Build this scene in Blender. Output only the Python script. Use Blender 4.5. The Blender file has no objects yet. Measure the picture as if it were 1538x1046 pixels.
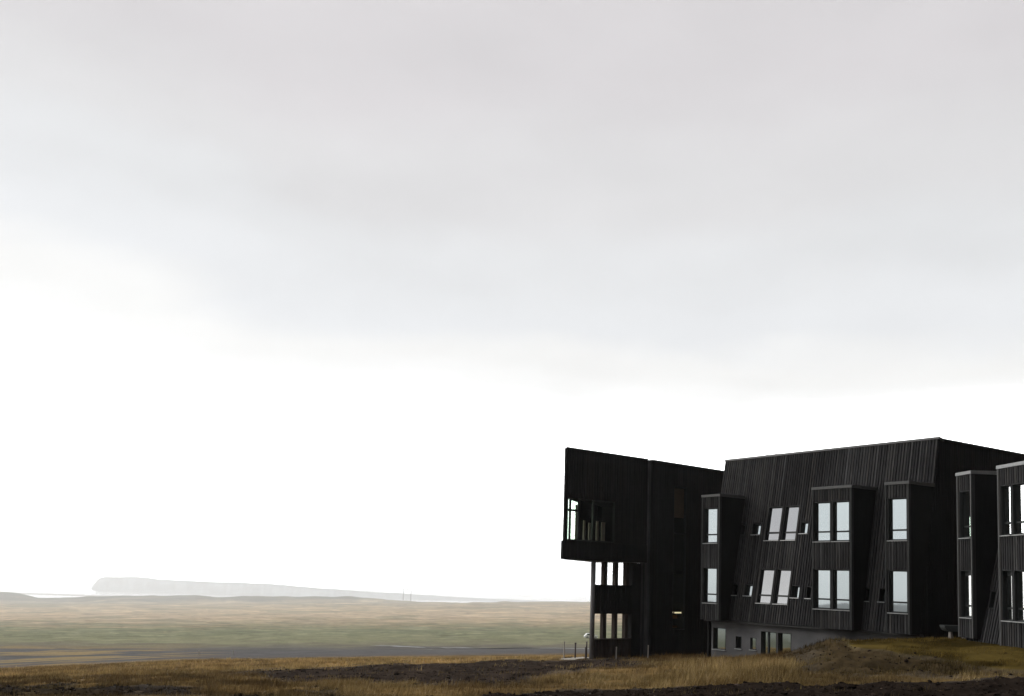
import bpy, bmesh, math, random
import numpy as np
from mathutils import Vector, Matrix

random.seed(7)
rng = np.random.default_rng(7)
SC = bpy.context.scene
COL = SC.collection
EYE = 3.8                     # eye height above the paved terrace of the hotel


# ------------------------------------------------------------------ helpers
def lin(r, g, b):
    f = lambda c: c / 12.92 if c <= .04045 else ((c + .055) / 1.055) ** 2.4
    return (f(r / 255), f(g / 255), f(b / 255), 1)


def tag(o, label=None, cat=None, group=None, kind=None):
    if label: o['label'] = label
    if cat: o['category'] = cat
    if group: o['group'] = group
    if kind: o['kind'] = kind
    return o


def empty(name, loc, label, cat, rz=0.0, group=None):
    o = bpy.data.objects.new(name, None)
    o.empty_display_size = .3
    COL.objects.link(o)
    o.location = loc
    o.rotation_euler = (0, 0, rz)
    return tag(o, label, cat, group)


class MB:
    """collects polygons, builds one mesh object"""
    def __init__(s):
        s.v = []; s.f = []

    def poly(s, pts):
        n = len(s.v)
        s.v += [tuple(p) for p in pts]
        s.f.append(tuple(range(n, n + len(pts))))

    def hexa(s, p):           # p: 8 points, bottom 4 then top 4 (same order)
        n = len(s.v)
        s.v += [tuple(q) for q in p]
        for q in ((0, 3, 2, 1), (4, 5, 6, 7), (0, 1, 5, 4), (1, 2, 6, 5), (2, 3, 7, 6), (3, 0, 4, 7)):
            s.f.append(tuple(n + k for k in q))

    def prism(s, base, top):
        n = len(s.v); m = len(base)
        s.v += [tuple(q) for q in base] + [tuple(q) for q in top]
        s.f.append(tuple(n + m - 1 - k for k in range(m)))
        s.f.append(tuple(n + m + k for k in range(m)))
        for k in range(m):
            j = (k + 1) % m
            s.f.append((n + k, n + j, n + m + j, n + m + k))

    def cyl(s, a, b, r0, r1=None, seg=12):
        a = Vector(a); b = Vector(b); r1 = r0 if r1 is None else r1
        d = (b - a).normalized()
        t = d.orthogonal().normalized(); w = d.cross(t)
        ring = lambda c, r: [c + (t * math.cos(2 * math.pi * k / seg) + w * math.sin(2 * math.pi * k / seg)) * r for k in range(seg)]
        s.prism(ring(a, r0), ring(b, r1))

    def build(s, name, mat, parent=None, smooth=False):
        me = bpy.data.meshes.new(name)
        me.from_pydata(s.v, [], s.f)
        bm = bmesh.new(); bm.from_mesh(me)
        bmesh.ops.recalc_face_normals(bm, faces=bm.faces)
        bm.to_mesh(me); bm.free()
        if smooth:
            for p in me.polygons: p.use_smooth = True
        me.materials.append(mat)
        o = bpy.data.objects.new(name, me)
        COL.objects.link(o)
        if parent:
            o.parent = parent
            o.matrix_parent_inverse = Matrix.Translation(root_loc(parent)).inverted() if parent.type == 'EMPTY' and parent.rotation_euler.z == 0 else Matrix()
        return o


def root_loc(p):
    return p.location


def big_mesh(name, V, F, mat, colors=None, smooth=True):
    me = bpy.data.meshes.new(name)
    k = F.shape[1]
    me.vertices.add(len(V)); me.vertices.foreach_set('co', V.astype(np.float32).ravel())
    me.loops.add(F.size); me.loops.foreach_set('vertex_index', F.astype(np.int32).ravel())
    me.polygons.add(len(F))
    me.polygons.foreach_set('loop_start', np.arange(0, F.size, k, dtype=np.int32))
    me.polygons.foreach_set('loop_total', np.full(len(F), k, dtype=np.int32))
    me.polygons.foreach_set('use_smooth', np.full(len(F), smooth, dtype=bool))
    me.update(calc_edges=True)
    if colors is not None:
        a = me.color_attributes.new('cover', 'FLOAT_COLOR', 'POINT')
        c = np.ones((len(V), 4), np.float32); c[:, :3] = colors
        a.data.foreach_set('color', c.ravel())
    me.materials.append(mat)
    o = bpy.data.objects.new(name, me); COL.objects.link(o)
    return o


def vnoise(x, y, seed=0):
    xi = np.floor(x).astype(np.int64); yi = np.floor(y).astype(np.int64)
    fx = x - xi; fy = y - yi
    fx = fx * fx * (3 - 2 * fx); fy = fy * fy * (3 - 2 * fy)
    def hsh(a, b):
        n = (a * 374761393 + b * 668265263 + seed * 1442695041) & 0x7fffffff
        n = ((n ^ (n >> 13)) * 1274126177) & 0x7fffffff
        n = n ^ (n >> 16)
        return (n & 0xffff) / 65535.0
    return (hsh(xi, yi) * (1 - fx) + hsh(xi + 1, yi) * fx) * (1 - fy) + (hsh(xi, yi + 1) * (1 - fx) + hsh(xi + 1, yi + 1) * fx) * fy


def fbm(x, y, oct=4, seed=0, gain=.5):
    s = 0; a = 1; t = 0
    for k in range(oct):
        s = s + a * vnoise(x * 2 ** k + 17.3 * k, y * 2 ** k - 9.1 * k, seed + k); t += a; a *= gain
    return s / t


# ---------------------------------------------------------------- materials
def new_mat(name):
    m = bpy.data.materials.new(name); m.use_nodes = True
    nt = m.node_tree
    return m, nt, nt.nodes['Principled BSDF']


def simple(name, col, rough=.6, metal=0.0, spec=.5, vary=.15, scale=6.0, bump=0.0):
    m, nt, b = new_mat(name)
    n = nt.nodes; l = nt.links
    tc = n.new('ShaderNodeTexCoord'); no = n.new('ShaderNodeTexNoise')
    no.inputs['Scale'].default_value = scale; no.inputs['Detail'].default_value = 5
    l.new(tc.outputs['Object'], no.inputs['Vector'])
    mr = n.new('ShaderNodeMapRange'); mr.inputs[1].default_value = .25; mr.inputs[2].default_value = .75
    mr.inputs[3].default_value = 1 - vary; mr.inputs[4].default_value = 1 + vary
    l.new(no.outputs['Fac'], mr.inputs[0])
    mx = n.new('ShaderNodeMix'); mx.data_type = 'RGBA'; mx.blend_type = 'MULTIPLY'; mx.inputs[0].default_value = 1
    mx.inputs[6].default_value = (*col[:3], 1)
    l.new(mr.outputs[0], mx.inputs[7]); l.new(mx.outputs[2], b.inputs['Base Color'])
    b.inputs['Roughness'].default_value = rough; b.inputs['Metallic'].default_value = metal
    b.inputs['Specular IOR Level'].default_value = spec
    if bump:
        bp = n.new('ShaderNodeBump'); bp.inputs['Strength'].default_value = bump; bp.inputs['Distance'].default_value = .02
        l.new(no.outputs['Fac'], bp.inputs['Height']); l.new(bp.outputs[0], b.inputs['Normal'])
    return m


def wood_mat(name, dark, light, warm):
    """black stained boards, every board weathered a little differently"""
    m, nt, b = new_mat(name)
    n = nt.nodes; l = nt.links
    geo = n.new('ShaderNodeNewGeometry')
    ramp = n.new('ShaderNodeValToRGB')
    e = ramp.color_ramp.elements
    e[0].position = 0; e[0].color = (*dark, 1)
    e[1].position = 1; e[1].color = (*light, 1)
    k = ramp.color_ramp.elements.new(.55); k.color = tuple(.66 * a + .34 * c for a, c in zip(dark, light)) + (1,)
    k = ramp.color_ramp.elements.new(.86); k.color = (*warm, 1)
    l.new(geo.outputs['Random Per Island'], ramp.inputs[0])
    tc = n.new('ShaderNodeTexCoord'); mp = n.new('ShaderNodeMapping'); mp.inputs['Scale'].default_value = (3.0, 3.0, .55)
    no = n.new('ShaderNodeTexNoise'); no.inputs['Scale'].default_value = 2.2; no.inputs['Detail'].default_value = 7; no.inputs['Roughness'].default_value = .65
    l.new(tc.outputs['Object'], mp.inputs[0]); l.new(mp.outputs[0], no.inputs['Vector'])
    mr = n.new('ShaderNodeMapRange'); mr.inputs[1].default_value = .3; mr.inputs[2].default_value = .7; mr.inputs[3].default_value = .68; mr.inputs[4].default_value = 1.25
    l.new(no.outputs['Fac'], mr.inputs[0])
    mx = n.new('ShaderNodeMix'); mx.data_type = 'RGBA'; mx.blend_type = 'MULTIPLY'; mx.inputs[0].default_value = 1
    l.new(ramp.outputs[0], mx.inputs[6]); l.new(mr.outputs[0], mx.inputs[7]); l.new(mx.outputs[2], b.inputs['Base Color'])
    n2 = n.new('ShaderNodeTexNoise'); n2.inputs['Scale'].default_value = .35; n2.inputs['Detail'].default_value = 3
    l.new(tc.outputs['Object'], n2.inputs['Vector'])
    m2 = n.new('ShaderNodeMapRange'); m2.inputs[1].default_value = .35; m2.inputs[2].default_value = .65; m2.inputs[3].default_value = .8; m2.inputs[4].default_value = 1.22
    l.new(n2.outputs['Fac'], m2.inputs[0])
    x2 = n.new('ShaderNodeMix'); x2.data_type = 'RGBA'; x2.blend_type = 'MULTIPLY'; x2.inputs[0].default_value = 1
    l.new(mx.outputs[2], x2.inputs[6]); l.new(m2.outputs[0], x2.inputs[7]); l.new(x2.outputs[2], b.inputs['Base Color'])
    b.inputs['Roughness'].default_value = .8
    b.inputs['Specular IOR Level'].default_value = .12
    bp = n.new('ShaderNodeBump'); bp.inputs['Strength'].default_value = .3; bp.inputs['Distance'].default_value = .01
    l.new(no.outputs['Fac'], bp.inputs['Height']); l.new(bp.outputs[0], b.inputs['Normal'])
    return m


def coated_glass(name, tint, rough=.02):
    """sun-control glass: a mirror-like coating in front of a dark room"""
    m, nt, b = new_mat(name)
    n = nt.nodes; l = nt.links
    oi = n.new('ShaderNodeObjectInfo'); rr = n.new('ShaderNodeMapRange'); rr.inputs[3].default_value = .88; rr.inputs[4].default_value = 1.06
    l.new(oi.outputs['Random'], rr.inputs[0])
    hs = n.new('ShaderNodeMix'); hs.data_type = 'RGBA'; hs.blend_type = 'MULTIPLY'; hs.inputs[0].default_value = 1; hs.inputs[6].default_value = (*tint, 1)
    l.new(rr.outputs[0], hs.inputs[7]); l.new(hs.outputs[2], b.inputs['Base Color'])
    b.inputs['Metallic'].default_value = 1; b.inputs['Roughness'].default_value = rough
    tc = n.new('ShaderNodeTexCoord'); no = n.new('ShaderNodeTexNoise'); no.inputs['Scale'].default_value = .9; no.inputs['Detail'].default_value = 1
    l.new(tc.outputs['Object'], no.inputs['Vector'])
    bp = n.new('ShaderNodeBump'); bp.inputs['Strength'].default_value = .03; bp.inputs['Distance'].default_value = .05
    l.new(no.outputs['Fac'], bp.inputs['Height']); l.new(bp.outputs[0], b.inputs['Normal'])
    return m


def clear_glass(name, tint, refl=.03):
    m = bpy.data.materials.new(name); m.use_nodes = True
    nt = m.node_tree; n = nt.nodes; l = nt.links
    n.remove(n['Principled BSDF'])
    t = n.new('ShaderNodeBsdfTransparent'); t.inputs[0].default_value = (*tint, 1)
    g = n.new('ShaderNodeBsdfGlossy'); g.inputs['Roughness'].default_value = .02; g.inputs[0].default_value = (.8, .85, .85, 1)
    x = n.new('ShaderNodeMixShader'); x.inputs[0].default_value = refl
    l.new(t.outputs[0], x.inputs[1]); l.new(g.outputs[0], x.inputs[2]); l.new(x.outputs[0], n['Material Output'].inputs[0])
    return m


def cover_mat(name, scale, vary, bump, rough=.95):
    m, nt, b = new_mat(name)
    n = nt.nodes; l = nt.links
    at = n.new('ShaderNodeAttribute'); at.attribute_name = 'cover'
    geo = n.new('ShaderNodeNewGeometry')
    no = n.new('ShaderNodeTexNoise'); no.inputs['Scale'].default_value = scale; no.inputs['Detail'].default_value = 8; no.inputs['Roughness'].default_value = .7
    l.new(geo.outputs['Position'], no.inputs['Vector'])
    mr = n.new('ShaderNodeMapRange'); mr.inputs[1].default_value = .3; mr.inputs[2].default_value = .7; mr.inputs[3].default_value = 1 - vary; mr.inputs[4].default_value = 1 + vary
    l.new(no.outputs['Fac'], mr.inputs[0])
    mx = n.new('ShaderNodeMix'); mx.data_type = 'RGBA'; mx.blend_type = 'MULTIPLY'; mx.inputs[0].default_value = 1
    l.new(at.outputs['Color'], mx.inputs[6]); l.new(mr.outputs[0], mx.inputs[7]); l.new(mx.outputs[2], b.inputs['Base Color'])
    b.inputs['Roughness'].default_value = rough; b.inputs['Specular IOR Level'].default_value = .0
    if bump:
        bp = n.new('ShaderNodeBump'); bp.inputs['Strength'].default_value = bump; bp.inputs['Distance'].default_value = .08
        l.new(no.outputs['Fac'], bp.inputs['Height']); l.new(bp.outputs[0], b.inputs['Normal'])
    return m


def emit_mat(name, col, s):
    m = bpy.data.materials.new(name); m.use_nodes = True
    b = m.node_tree.nodes['Principled BSDF']
    b.inputs['Base Color'].default_value = (*col, 1)
    b.inputs['Emission Color'].default_value = (*col, 1); b.inputs['Emission Strength'].default_value = s
    return m


M = {}
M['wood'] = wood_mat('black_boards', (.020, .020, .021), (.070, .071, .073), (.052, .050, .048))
M['wood_shaded'] = wood_mat('black_boards_shaded', (.007, .007, .0075), (.015, .015, .0155), (.013, .011, .0095))  # same boards, with the shade of the unlit faces put into the colour
M['wood_brown'] = wood_mat('brown_boards', (.03, .022, .018), (.06, .045, .038), (.055, .036, .028))
M['frame'] = simple('window_frame_metal', (.012, .015, .015), .5, 0, .3)
M['frame_green'] = simple('window_frame_green', (.012, .016, .013), .5, 0, .3)
M['sill'] = simple('sill_metal', (.30, .31, .31), .45, .3)
M['cap'] = simple('grey_flashing', (.075, .077, .077), .5, .2, .4)
M['cap_bright'] = simple('bright_flashing', (.22, .225, .225), .4, .4)
M['roof'] = simple('roof_felt', (.03, .03, .028), .9)
M['turf'] = simple('roof_turf', (.07, .065, .05), .95, 0, .1, .4, 3)
M['concrete'] = simple('grey_concrete', (.098, .098, .102), .85, 0, .2, .3, .9, .2)
M['concrete_light'] = simple('grey_column_concrete', (.16, .155, .16), .7, 0, .3, .08, 2)
M['soffit'] = simple('dark_soffit', (.025, .025, .025), .8)
M['interior'] = simple('dark_room', (.02, .02, .018), .9)
M['curtain'] = simple('grey_curtain', (.26, .22, .18), .9)
M['brown_panel'] = simple('brown_blind', (.10, .055, .028), .8)
M['orange_wood'] = simple('orange_timber', (.14, .06, .02), .6)
M['glass'] = coated_glass('coated_glass', (.56, .615, .63))
M['glass_slope'] = coated_glass('coated_glass_neutral', (.50, .505, .515))
M['glass_wing'] = coated_glass('coated_glass_bright', (.93, .95, .93))
M['glass_dark'] = simple('dark_glass', (.012, .014, .014), .06, 0, .12, .05)
M['glass_green'] = clear_glass('green_glass', (.84, .91, .84), .015)
M['glass_clear'] = clear_glass('clear_glass', (.9, .93, .92), .012)
M['mint'] = coated_glass('mint_gloss', (.75, .84, .77), .05)
M['lamp'] = emit_mat('lamp_glow', (1, .82, .5), .9)
M['post_dark'] = simple('weathered_post', (.06, .045, .045), .8)
M['post_pale'] = simple('pale_post', (.34, .31, .28), .7)
M['steel'] = simple('galvanised_steel', (.12, .12, .12), .6)
M['white_paint'] = simple('white_car_paint', (.85, .87, .86), .3, 0, .5, .03)
M['tyre'] = simple('tyre_rubber', (.02, .02, .02), .9)
M['rim'] = simple('wheel_rim', (.4, .4, .4), .4, .6)
M['stone'] = simple('lava_stone', (.028, .025, .024), .9, 0, .2, .4, 3, .3)
M['paving'] = simple('pale_paving', (.42, .39, .34), .85, 0, .2, .1, 2)
M['road'] = simple('pale_gravel', (.25, .245, .25), .9, 0, .1, .15, .3)
M['bench_dark'] = simple('dark_slab', (.03, .035, .034), .6)
M['bench_foot'] = simple('pale_foot', (.22, .20, .18), .8)


# ---------------------------------------------------------------- the ground
# the lie of the land, as the dip below the level line seen from the terrace:
# columns = bearing (1450 * tan), rows = distance, value = dip; 1450 units = 45 degrees
def hor(x): return 842.4 + .03006 * x
BX = np.array([-400, 0, 300, 600, 850, 980, 1100, 1200, 1260, 1300, 1420, 1538, 1900.])
DY = np.array([9, 13, 18, 24, 28, 32, 36, 40, 46, 52, 58, 66, 80, 100, 130, 170.])
TB = {
    -400: [1170, 1090, 1052, 1038, 1033, 1028, 1024, 1021, 1018, 1015, 1012, 1010, 1007, 1005, 1000, 990],
    0:    [1170, 1090, 1052, 1038, 1033, 1028, 1024, 1021, 1018, 1015, 1012, 1010, 1007, 1005, 1001, 990],
    300:  [1175, 1092, 1055, 1040, 1034, 1028, 1022, 1017, 1011, 1006, 1002, 998, 994, 991, 988, 982],
    600:  [1180, 1094, 1056, 1042, 1036, 1030, 1024, 1018, 1010, 1003, 997, 992, 988, 986, 983, 979],
    850:  [1185, 1096, 1058, 1044, 1035, 1024, 1016, 1009, 1000, 993, 988.5, 986, 985.5, 984, 980, 977],
    980:  [1187, 1097, 1058, 1040, 1032, 1022, 1013, 1005, 996, 989.5, 985, 981.5, 980.5, 980, 979, 976],
    1100: [1190, 1098, 1058, 1036, 1027, 1018, 1009, 1001, 991, 984, 981, 980, 980, 980, 979, 976],
    1200: [1192, 1099, 1058, 1036, 1026, 1010, 992, 979, 983, 985, 983, 982, 982, 981, 979, 976],
    1260: [1193, 1100, 1059, 1037, 1024, 1004, 979, 963, 965, 980, 982, 982, 982, 981, 979, 976],
    1300: [1194, 1100, 1060, 1038, 1025, 1005, 978, 962, 960.5, 968, 982, 982, 982, 981, 979, 976],
    1420: [1195, 1101, 1061, 1042, 1024, 1001, 974, 959, 957, 960, 970, 975, 980, 981, 979, 976],
    1538: [1196, 1102, 1062, 1042, 1017, 991, 966, 960, 959, 960, 962, 964, 968, 970, 972, 972],
    1900: [1205, 1108, 1066, 1044, 1018, 992, 968, 964, 964, 966, 968, 966, 966, 966, 966, 966],
}
FY = np.array([250, 330, 450, 700, 1000, 1400, 1900, 2500, 3200, 3700, 4600, 6600, 7600, 8300, 9500, 14000.])
RX = np.array([-400, 0, 20, 45, 66, 80, 100, 130, 165, 250, 290, 305, 330, 345, 375, 400, 430, 470, 520, 560, 600, 640, 665, 700, 780, 850, 1000, 1900.])
RV = np.array([886, 886.7, 888.5, 893, 898.5, 898.8, 897.5, 895.5, 894.5, 894, 892, 892.5, 895.5, 896, 894.5, 893.5, 893, 894.5, 895, 898, 900, 902.5, 904, 905, 904.5, 904, 905, 915.])
FAR = [972, 957, 949, 941, 934, 926, 917, 909, 905]


def profile(x):
    """dip at every row distance for bearings x -> rows (len(x), nrows) of heights relative to the eye"""
    near = np.stack([np.interp(x, BX, [TB[int(b)][k] for b in BX]) for k in range(len(DY))], 1)
    far = np.stack([np.full_like(x, v) + .010 * np.clip(x - 900, 0, 1000) for v in FAR], 1)
    ridge = np.interp(x, RX, RV) + (fbm(x / 16, x * 0 + 3.3, 4, 19) - .5) * 2.2
    H = hor(x)[:, None]
    far = np.maximum(far, H + 20)
    far = np.maximum(far, (ridge + np.linspace(9, .8, 9)[None, :].T).T)
    z = np.concatenate([-(near - H) / 1450 * DY, -(far - H) / 1450 * FY[:9], (-(ridge - H[:, 0]) / 1450 * 3700)[:, None],
                        np.full((len(x), 1), -222.), np.full((len(x), 1), -250.), np.full((len(x), 1), -244.6),
                        np.full((len(x), 1), -252.), np.full((len(x), 1), -262.), np.full((len(x), 1), -280.)], 1)
    return z


ROWS = np.concatenate([DY, FY])
PX = np.linspace(-700, 2300, 1501)
PR = profile(PX)
# fine table over log-distance, smoothed
LD = np.linspace(math.log(2.5), math.log(14500), 1400)
TAB = np.stack([np.interp(np.exp(LD), ROWS, PR[k]) for k in range(len(PX))])
def smooth(A, w, ax):
    k = np.hanning(2 * w + 3)[1:-1]; k /= k.sum()
    pad = [(0, 0), (0, 0)]; pad[ax] = (w, w)
    B = np.pad(A, pad, mode='edge')
    return np.apply_along_axis(lambda r: np.convolve(r, k, 'valid'), ax, B)
NEARMASK = np.clip((math.log(2300) - LD) / .4, 0, 1)[None, :]
TAB = smooth(TAB, 4, 1) * NEARMASK + smooth(TAB, 2, 1) * (1 - NEARMASK)
TAB = smooth(TAB, 9, 0) * NEARMASK + smooth(TAB, 1, 0) * (1 - NEARMASK)


def base_z(az, r):
    azc = np.clip(az, -math.radians(40), math.radians(40))
    x = 769 + 1450 * np.tan(azc)
    Y = r * np.cos(azc)
    fx = np.clip((x - PX[0]) / (PX[1] - PX[0]), 0, len(PX) - 1.001)
    fl = np.clip((np.log(np.maximum(Y, 2.51)) - LD[0]) / (LD[1] - LD[0]), 0, len(LD) - 1.001)
    i = fx.astype(int); j = fl.astype(int); a = fx - i; b = fl - j
    z = TAB[i, j] * (1 - a) * (1 - b) + TAB[i + 1, j] * a * (1 - b) + TAB[i, j + 1] * (1 - a) * b + TAB[i + 1, j + 1] * a * b
    return z, x, Y


def sstep(a, b, v):
    t = np.clip((v - a) / (b - a), 0, 1)
    return t * t * (3 - 2 * t)


def land(az, r, detail=True):
    z, x, Y = base_z(az, r)
    deg = np.degrees(az)
    wx = r * np.sin(az); wy = r * np.cos(az)
    # unseen steep mountainside right and behind, added to darken the right-facing walls
    back = np.maximum(sstep(44, 66, deg), sstep(-128, -150, deg))
    z = z * (1 - back * sstep(60, 200, r)) + back * sstep(90, 520, r) * (205 + 45 * (fbm(deg / 9, r / 120, 4, 3) - .5)) * (1 - .0 * r)
    # low grey hills a long way off on the left
    left = sstep(-40, -62, deg) * (1 - sstep(-110, -135, deg))
    z = z + left * sstep(1500, 3000, r) * (z * -1 - r * .024 + (35 * fbm(deg / 7, r / 2500, 4, 11))) * (1 - sstep(7000, 12000, r))
    s = z
    if detail:
        zone = zones(x, dip_of(x, z, Y), wx, wy, Y)
        near = np.clip((140 - r) / 60, 0, 1)
        rough = zone['soil'] * .17 + zone['mound'] * .24 + zone['grass'] * .07 + zone['gravel'] * .08 + .02
        z = z + near * rough * ((fbm(wx / 1.3, wy / 1.3, 5, 21, .6) - .5) * 2.0) * np.clip(r / 20, .3, 1)
        z = z + near * (zone['mound'] * .30 + zone['soil'] * .13 + zone['gravel'] * .10) * (fbm(wx / .55, wy / .7, 4, 24, .62) - .5)
        z = z + near * .25 * (fbm(wx / 7, wy / 7, 3, 33) - .5) * np.clip((r - 10) / 20, 0, 1) * (1 - sstep(40, 46, Y) * sstep(840, 900, x))
        mid = sstep(120, 260, r)
        z = z + mid * (1 - back) * (fbm(deg / 2.2, np.log(r) * 16, 4, 5) - .5) * r * .0036 * (1 - sstep(5600, 6200, r))
        z = z + mid * back * (fbm(wx / 60, wy / 60, 5, 8) - .5) * 30
    return z, x, Y, wx, wy


def dip_of(x, z, Y):
    return hor(x) - z / Y * 1450


def zones(x, y, wx, wy, Y):
    """what covers the ground where: soft masks"""
    w = (fbm(wx / 2.2, wy / 3.5, 4, 41) - .5)
    yy = y + w * 14
    d = {}
    front = np.interp(x, [-400, 0, 300, 620, 720, 770, 850, 950, 1100, 1270, 1400, 1538, 1900], [1046, 1050, 1052, 1054, 1047, 1040, 1032, 1030, 1027, 1024.5, 1021, 1012, 1006])
    soil = sstep(-1.5, 2.5, yy * .35 + y * .65 - front)
    # dark moss and peat bottom left
    peat = sstep(1014, 1030, y + w * 40) * (1 - sstep(430, 640, x)) * sstep(.44, .60, fbm(wx / 2.6, wy / 5, 4, 52)) * .9
    top = np.interp(x, [330, 400, 600, 760, 950, 1000], [1011, 1006, 996, 991, 987, 990])
    bot = np.interp(x, [330, 400, 500, 620, 740, 850, 930, 1000], [1011, 1012, 1020, 1026, 1023, 1010, 1003, 995])
    gravel = sstep(-2, 2, yy - top) * sstep(-2, 2, bot - yy) * sstep(330, 400, x) * (1 - sstep(940, 1000, x))
    my = np.interp(x, [1160, 1200, 1250, 1300, 1400, 1460, 1538, 1900], [985, 968, 956, 971, 985, 998, 1004, 1004])
    mb = np.interp(x, [1160, 1200, 1300, 1420, 1538, 1900], [990, 1006, 1012, 1010, 1012, 1012])
    mound = sstep(-1.5, 2, yy * .5 + y * .5 - my) * sstep(-3, 3, mb - yy) * sstep(1150, 1245, x + w * 40) * (Y < 60)
    lawn = (1 - sstep(-1.5, 2, yy * .5 + y * .5 - my)) * sstep(1215, 1270, x) * (Y < 75)
    d['soil'] = np.clip(np.maximum(soil, peat), 0, 1) * (Y < 130)
    d['front'] = soil
    d['gravel'] = gravel * (Y < 130)
    d['mound'] = mound
    d['lawn'] = lawn
    g = (1 - d['soil']) * (1 - d['gravel']) * (1 - mound) * (1 - lawn)
    d['grass'] = g * (1 - sstep(105, 150, Y + w * 30))
    return d


def cover(x, y, wx, wy, Y, deg, r):
    n1 = fbm(deg / 1.6, np.log(r) * 26, 5, 61); n2 = fbm(deg / 5, np.log(r) * 40, 4, 71)
    yy = y + (n1 - .5) * 16 * sstep(150, 400, Y) + (n2 - .5) * 8
    st = np.array([880, 898, 904, 911, 930, 938, 946, 960, 967, 974, 1010.])
    cols = np.array([(.09, .09, .07), (.11, .105, .08), (.27, .225, .15), (.41, .325, .21), (.40, .30, .19), (.24, .21, .125), (.195, .20, .122),
                     (.21, .207, .125), (.17, .155, .11), (.105, .102, .10), (.10, .098, .098)])
    c = np.stack([np.interp(yy, st, cols[:, k]) for k in range(3)], -1)
    n3 = fbm(deg / 1.1, np.log(r) * 55, 4, 83)
    c = c * (.70 + .60 * n3)[..., None]
    # ditches, sedge lines and tussocks: thin dark and straw-coloured streaks
    n4 = fbm(deg / .9, np.log(r) * 120, 4, 161, .6); n5 = fbm(deg / 1.7, np.log(r) * 75, 5, 171, .6)
    farm = sstep(220, 420, Y)
    c = c * (1 - .32 * (sstep(.56, .68, n4) * farm))[..., None]
    c = c * (1 + .38 * (sstep(.56, .70, n5) * farm))[..., None]
    n6 = sstep(.57, .66, fbm(deg / 3.2, np.log(r) * 18, 4, 181)) * farm * (y > 905) * (y < 962)
    c = c * (1 - .5 * n6[..., None]) + np.array([.13, .138, .08]) * .5 * n6[..., None]
    # tan strips across the grey flat on the left
    strip = sstep(.56, .66, fbm(deg / 6, np.log(r) * 30, 3, 91)) * sstep(964, 975, y) * (1 - sstep(240, 420, x)) * (Y < 400)
    c = c * (1 - strip[..., None]) + np.array([.25, .19, .10]) * strip[..., None]
    # the added mountainside and the far hills
    away = np.maximum(sstep(42, 56, np.abs(deg)), 0) * sstep(80, 160, r)
    hc = np.array([.05, .05, .045]) * (.6 + .8 * fbm(wx / 50, wy / 50, 4, 99))[..., None]
    left = (deg < -42) & (deg > -128)
    hc = np.where(left[..., None], np.array([.12, .12, .075]) * (.7 + .6 * n1)[..., None], hc)
    hc = np.where((left & (r > 1800))[..., None], np.array([.06, .062, .066]), hc)
    c = c * (1 - away[..., None]) + hc * away[..., None]
    # sand spit
    sand = ((Y > 5900))[..., None]
    c = np.where(sand, np.array([.22, .20, .18]), c)
    z = zones(x, y, wx, wy, Y)
    nearg = np.array([.155, .10, .040]); drab = np.array([.075, .055, .024])
    f = fbm(wx / 1.7, wy / 2.6, 5, 101)
    gcol = nearg * (.55 + .9 * f)[..., None]
    f2 = sstep(.42, .62, fbm(wx / 4, wy / 6, 4, 111))[..., None]
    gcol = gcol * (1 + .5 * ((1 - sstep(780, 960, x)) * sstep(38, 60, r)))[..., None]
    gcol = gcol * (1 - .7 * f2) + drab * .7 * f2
    # the strip by the foot of the tower is duller, olive
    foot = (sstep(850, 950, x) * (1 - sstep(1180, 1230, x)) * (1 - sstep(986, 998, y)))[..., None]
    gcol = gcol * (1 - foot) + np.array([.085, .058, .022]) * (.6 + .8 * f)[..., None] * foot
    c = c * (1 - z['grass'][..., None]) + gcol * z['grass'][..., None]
    soil = np.array([.0175, .0130, .0102]) * (.5 + 1.0 * fbm(wx / .5, wy / .5, 4, 121))[..., None]
    c = c * (1 - z['soil'][..., None]) + soil * z['soil'][..., None]
    grav = np.array([.034, .0255, .020]) * (.2 + 1.6 * fbm(wx / .7, wy / .9, 4, 131))[..., None]
    c = c * (1 - z['gravel'][..., None]) + grav * z['gravel'][..., None]
    mo = np.array([.050, .036, .019]) * (.4 + 1.2 * fbm(wx / .8, wy / 1.0, 5, 141))[..., None]
    c = c * (1 - z['mound'][..., None]) + mo * z['mound'][..., None]
    la = np.array([.082, .058, .016]) * (.6 + .8 * fbm(wx / .9, wy / 1.6, 4, 151))[..., None]
    la = la * (1 - .6 * sstep(.45, .62, fbm(wx / 2.5, wy / 3, 3, 155)))[..., None]
    c = c * (1 - z['lawn'][..., None]) + la * z['lawn'][..., None]
    return np.clip(c, .004, .8)


def make_ground():
    az = np.concatenate([np.linspace(-180, -36, 110)[:-1], np.linspace(-36, 36, 820)[:-1], np.linspace(36, 180, 110)[:-1]])
    r = np.concatenate([np.geomspace(2.6, 14, 30)[:-1], np.geomspace(14, 62, 360)[:-1], np.geomspace(62, 250, 110)[:-1], np.geomspace(250, 14000, 190)])
    A, R = np.meshgrid(np.radians(az), r, indexing='ij')
    z, x, Y, wx, wy = land(A, R)
    zb, _, _ = base_z(A, R)
    y = dip_of(x, zb, Y)
    c = cover(x, y, wx, wy, Y, np.degrees(A), R)
    na, nr = A.shape
    V = np.stack([wx, wy, z + EYE], -1).reshape(-1, 3)
    # middle cap under the viewer
    V = np.concatenate([V, [[0, 0, z[:, 0].mean() + EYE]]])
    C = np.concatenate([c.reshape(-1, 3), c[:1, 0]])
    idx = np.arange(na * nr).reshape(na, nr)
    nx = np.roll(idx, -1, axis=0)
    F = np.stack([idx[:, :-1], nx[:, :-1], nx[:, 1:], idx[:, 1:]], -1).reshape(-1, 4)[:, ::-1]
    o = big_mesh('ground', V, F, cover_mat('ground_cover', 1.6, .28, .5), C)
    return tag(o, kind='structure')


make_ground()


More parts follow.
